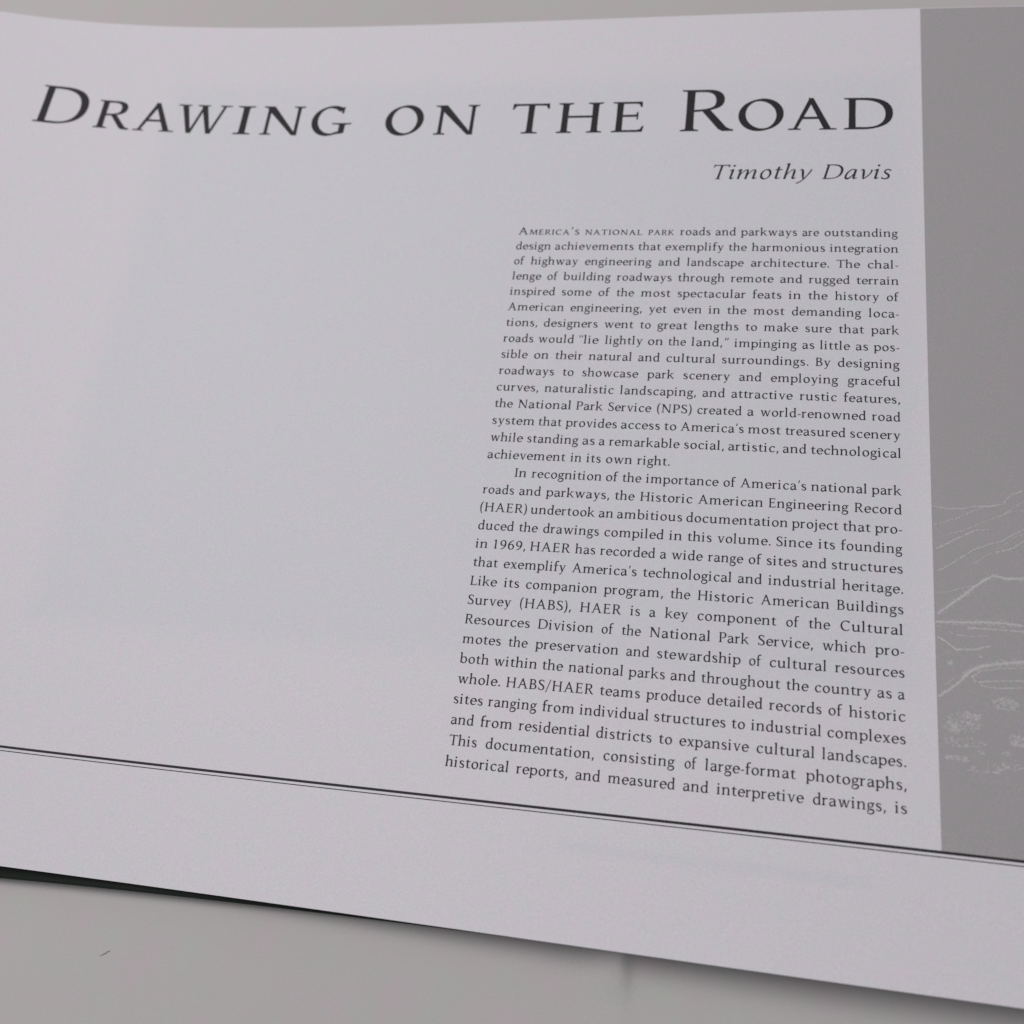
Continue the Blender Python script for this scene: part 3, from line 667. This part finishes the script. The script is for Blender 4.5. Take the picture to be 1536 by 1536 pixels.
# ---- body text: 31 justified lines, each word at its printed start
TEXT = [
    ("America's national park roads and parkways are outstanding", [0.0006, 0.187, 0.3587, 0.4439, 0.5372, 0.6034, 0.761, 0.817]),
    ('design achievements that exemplify the harmonious integration', [-0.0, 0.1087, 0.3351, 0.4076, 0.5733, 0.6331, 0.8313]),
    ('of highway engineering and landscape architecture. The chal-', [0.0002, 0.0466, 0.1953, 0.3925, 0.4673, 0.633, 0.8483, 0.9255]),
    ('lenge of building roadways through remote and rugged terrain', [0.0009, 0.0975, 0.1414, 0.2855, 0.4467, 0.5833, 0.7086, 0.7801, 0.8977]),
    ('inspired some of the most spectacular feats in the history of', [0.0002, 0.1415, 0.2404, 0.2884, 0.3533, 0.4486, 0.6403, 0.7309, 0.7796, 0.8456, 0.9711]),
    ('American engineering, yet even in the most demanding loca-', [0.0002, 0.1699, 0.3772, 0.4416, 0.5311, 0.5783, 0.6451, 0.7401, 0.9276]),
    ('tions, designers went to great lengths to make sure that park', [0.0011, 0.1036, 0.2644, 0.358, 0.4029, 0.4971, 0.6263, 0.6725, 0.7741, 0.8555, 0.9335]),
    ('roads would “lie lightly on the land,” impinging as little as pos-', [-0.0005, 0.094, 0.2022, 0.2708, 0.382, 0.4339, 0.4928, 0.6007, 0.7678, 0.8105, 0.8968, 0.9395]),
    ('sible on their natural and cultural surroundings. By designing', [-0.0001, 0.0881, 0.1441, 0.2325, 0.3606, 0.4323, 0.5718, 0.8007, 0.8542]),
    ('roadways to showcase park scenery and employing graceful', [-0.0004, 0.1685, 0.2199, 0.3873, 0.4779, 0.6167, 0.6937, 0.8779]),
    ('curves, naturalistic landscaping, and attractive rustic features,', [-0.0007, 0.1264, 0.3215, 0.5287, 0.5997, 0.7644, 0.8686]),
    ('the National Park Service (NPS) created a world-renowned road', [0.0004, 0.0624, 0.2138, 0.2958, 0.4185, 0.5183, 0.6403, 0.6715, 0.9345]),
    ("system that provides access to America's most treasured scenery", [-0.0002, 0.1206, 0.1917, 0.3322, 0.4397, 0.4801, 0.6441, 0.7325, 0.884]),
    ('while standing as a remarkable social, artistic, and technological', [0.001, 0.0969, 0.2391, 0.2805, 0.306, 0.4914, 0.5985, 0.7282, 0.7936]),
    ('achievement in its own right.', [-0.0002, 0.2133, 0.2535, 0.3024, 0.3799]),
    ("In recognition of the importance of America's national park", [0.0759, 0.1199, 0.3066, 0.3471, 0.4052, 0.5913, 0.6311, 0.7959, 0.9334]),
    ('roads and parkways, the Historic American Engineering Record', [-0.0, 0.0935, 0.1616, 0.3326, 0.3947, 0.5336, 0.6991, 0.8947]),
    ('(HAER) undertook an ambitious documentation project that pro-', [-0.0006, 0.128, 0.2977, 0.3423, 0.5085, 0.7538, 0.869, 0.9404]),
    ('duced the drawings compiled in this volume. Since its founding', [0.0006, 0.104, 0.1647, 0.3153, 0.4708, 0.5139, 0.5839, 0.7197, 0.8145, 0.8647]),
    ('in 1969, HAER has recorded a wide range of sites and structures', [0.0002, 0.0458, 0.1378, 0.2487, 0.3094, 0.4526, 0.4795, 0.5647, 0.658, 0.6989, 0.7794, 0.8447]),
    ("that exemplify America's technological and industrial heritage.", [0.0007, 0.0773, 0.2455, 0.4155, 0.6355, 0.7044, 0.8681]),
    ('Like its companion program, the Historic American Buildings', [0.0001, 0.084, 0.1384, 0.3273, 0.4832, 0.5462, 0.6887, 0.8568]),
    ('Survey (HABS), HAER is a key component of the Cultural', [0.0004, 0.1293, 0.2748, 0.3932, 0.4377, 0.4739, 0.5483, 0.7466, 0.796, 0.8647]),
    ('Resources Division of the National Park Service, which pro-', [0.0, 0.1786, 0.33, 0.3771, 0.4419, 0.5992, 0.6863, 0.826, 0.939]),
    ('motes the preservation and stewardship of cultural resources', [0.0005, 0.1128, 0.178, 0.3917, 0.4624, 0.6681, 0.7132, 0.854]),
    ('both within the national parks and throughout the country as a', [0.0003, 0.0836, 0.1995, 0.2618, 0.4009, 0.4962, 0.5644, 0.7502, 0.8115, 0.9431, 0.9859]),
    ('whole. HABS/HAER teams produce detailed records of historic', [0.0018, 0.1195, 0.3388, 0.445, 0.5808, 0.715, 0.8409, 0.884]),
    ('sites ranging from individual structures to industrial complexes', [-0.0014, 0.0822, 0.2102, 0.297, 0.4658, 0.6359, 0.6778, 0.839]),
    ('and from residential districts to expansive cultural landscapes.', [-0.0005, 0.0696, 0.1605, 0.3393, 0.4795, 0.5247, 0.6911, 0.8286]),
    ('This documentation, consisting of large-format photographs,', [0.0012, 0.0887, 0.36, 0.539, 0.5832, 0.7959]),
    ('historical reports, and measured and interpretive drawings, is', [-0.0007, 0.166, 0.3017, 0.3745, 0.5389, 0.6105, 0.8109, 0.9761]),
]
ADV = {"'": 230, '(': 322, ')': 327, ',': 313, '-': 314, '.': 251, '/': 400, '1': 531, '6': 552, '9': 551, 'A': 773, 'B': 610, 'C': 745, 'D': 786, 'E': 612, 'H': 836, 'I': 373, 'L': 596, 'N': 814, 'P': 580, 'R': 713, 'S': 544, 'T': 648, 'a': 518, 'b': 582, 'c': 497, 'd': 543, 'e': 498, 'f': 351, 'g': 490, 'h': 595, 'i': 321, 'j': 294, 'k': 566, 'l': 316, 'm': 933, 'n': 605, 'o': 555, 'p': 552, 'r': 386, 's': 444, 't': 379, 'u': 622, 'v': 561, 'w': 809, 'x': 540, 'y': 543, '“': 437, '”': 444}
GAP = [275, 301, 484, 422, 470, 470, 448, 335, 440, 603, 413, 348, 253, 249, 320, 266, 335, 229, 325, 286, 372, 436, 574, 523, 485, 317, 367, 325, 408, 565, 469]       # usual word space of each line, 1/1000 em
BODY = Pen(S=99, T=45, st=36, n=7)
SCAP = Pen(S=108, T=51, sl=56, st=36, n=7)
EM = .0340/1000
def word(P, w, start, end, v, small):
    pen, key = (SCAP, 'sc') if small else (BODY, 'body')
    x = 0; items = []
    for i, c in enumerate(w):
        if small:
            ch = c.upper(); s = 1.0 if c.isupper() or c == "'" else .70
            g = glyph(BODY if c.isupper() or c == "'" else SCAP, 'body' if c.isupper() or c == "'" else 'sc', ch); a = (g[2]+70)*s; off = 0
        else:
            s = 1.0; g = glyph(BODY, 'body', c); a = min(max(ADV.get(c, g[2]), g[2]*1.0), g[2]*1.10); off = (a-g[2])/2
        items.append((x, s, off, g)); x += a
    lo = items[0][1]*(items[0][3][3])+items[0][2]
    last = items[-1]; hi = last[0]+last[1]*last[3][4]+last[2]
    k = 1.0
    if end is not None: k = (end-start)/((hi-lo)*EM)
    if not small: k = min(max(k, .86), 1.055)
    for x, s, off, (vs, fs, _, _, _) in items:
        P.add(vs, fs, lambda X, Y: (start+(x+off+X*s-lo)*EM*k, v+Y*s*EM), 2)
for name, lo, hi in (('paragraph', 0, 15), ('paragraph', 15, 31)):
    P = Print()
    for k in range(lo, hi):
        line, us = TEXT[k]; ws = line.split(' ')
        for i, w in enumerate(ws):
            small = k == 0 and i < 3
            if i+1 < len(ws): e = us[i+1] - (.0165 if small else (max(GAP[k], 330)+65 if k == 0 else GAP[k]+65)*EM)
            else: e = None if k == 14 else 1.0
            word(P, w, us[i], e, -LEAD*k, small)
    o = P.build(name, BODYINK, page)
    o['label'] = 'upper text paragraph opening in small capitals' if lo == 0 else 'lower text paragraph with indented first line'

# ---------------------------------------------------------------- loose fibre on the table
pts = [(-.7720, -1.9473), (-.7664, -1.9446), (-.7602, -1.9407), (-.7545, -1.9356), (-.7486, -1.9335)]
fv, ff = [], []
for i, (u, v) in enumerate(pts):
    p = W(u, v, table_z(u, v)); r = (.00003, .00007, .0001, .00007, .00003)[i]
    for q in range(6):
        a = q*math.pi/3; fv.append((p.x+r*math.cos(a)*.3, p.y+r*math.cos(a), .00013+r*math.sin(a)))
for i in range(len(pts)-1):
    for q in range(6):
        ff.append((i*6+q, i*6+(q+1) % 6, (i+1)*6+(q+1) % 6, (i+1)*6+q))
ff += [[5, 4, 3, 2, 1, 0], [24+q for q in range(6)]]
fib = mesh('fibre', fv, ff, FIBRE)
fib['label'] = 'tiny reddish brown fibre lying on the bare grey tabletop below the book'; fib['category'] = 'fibre'
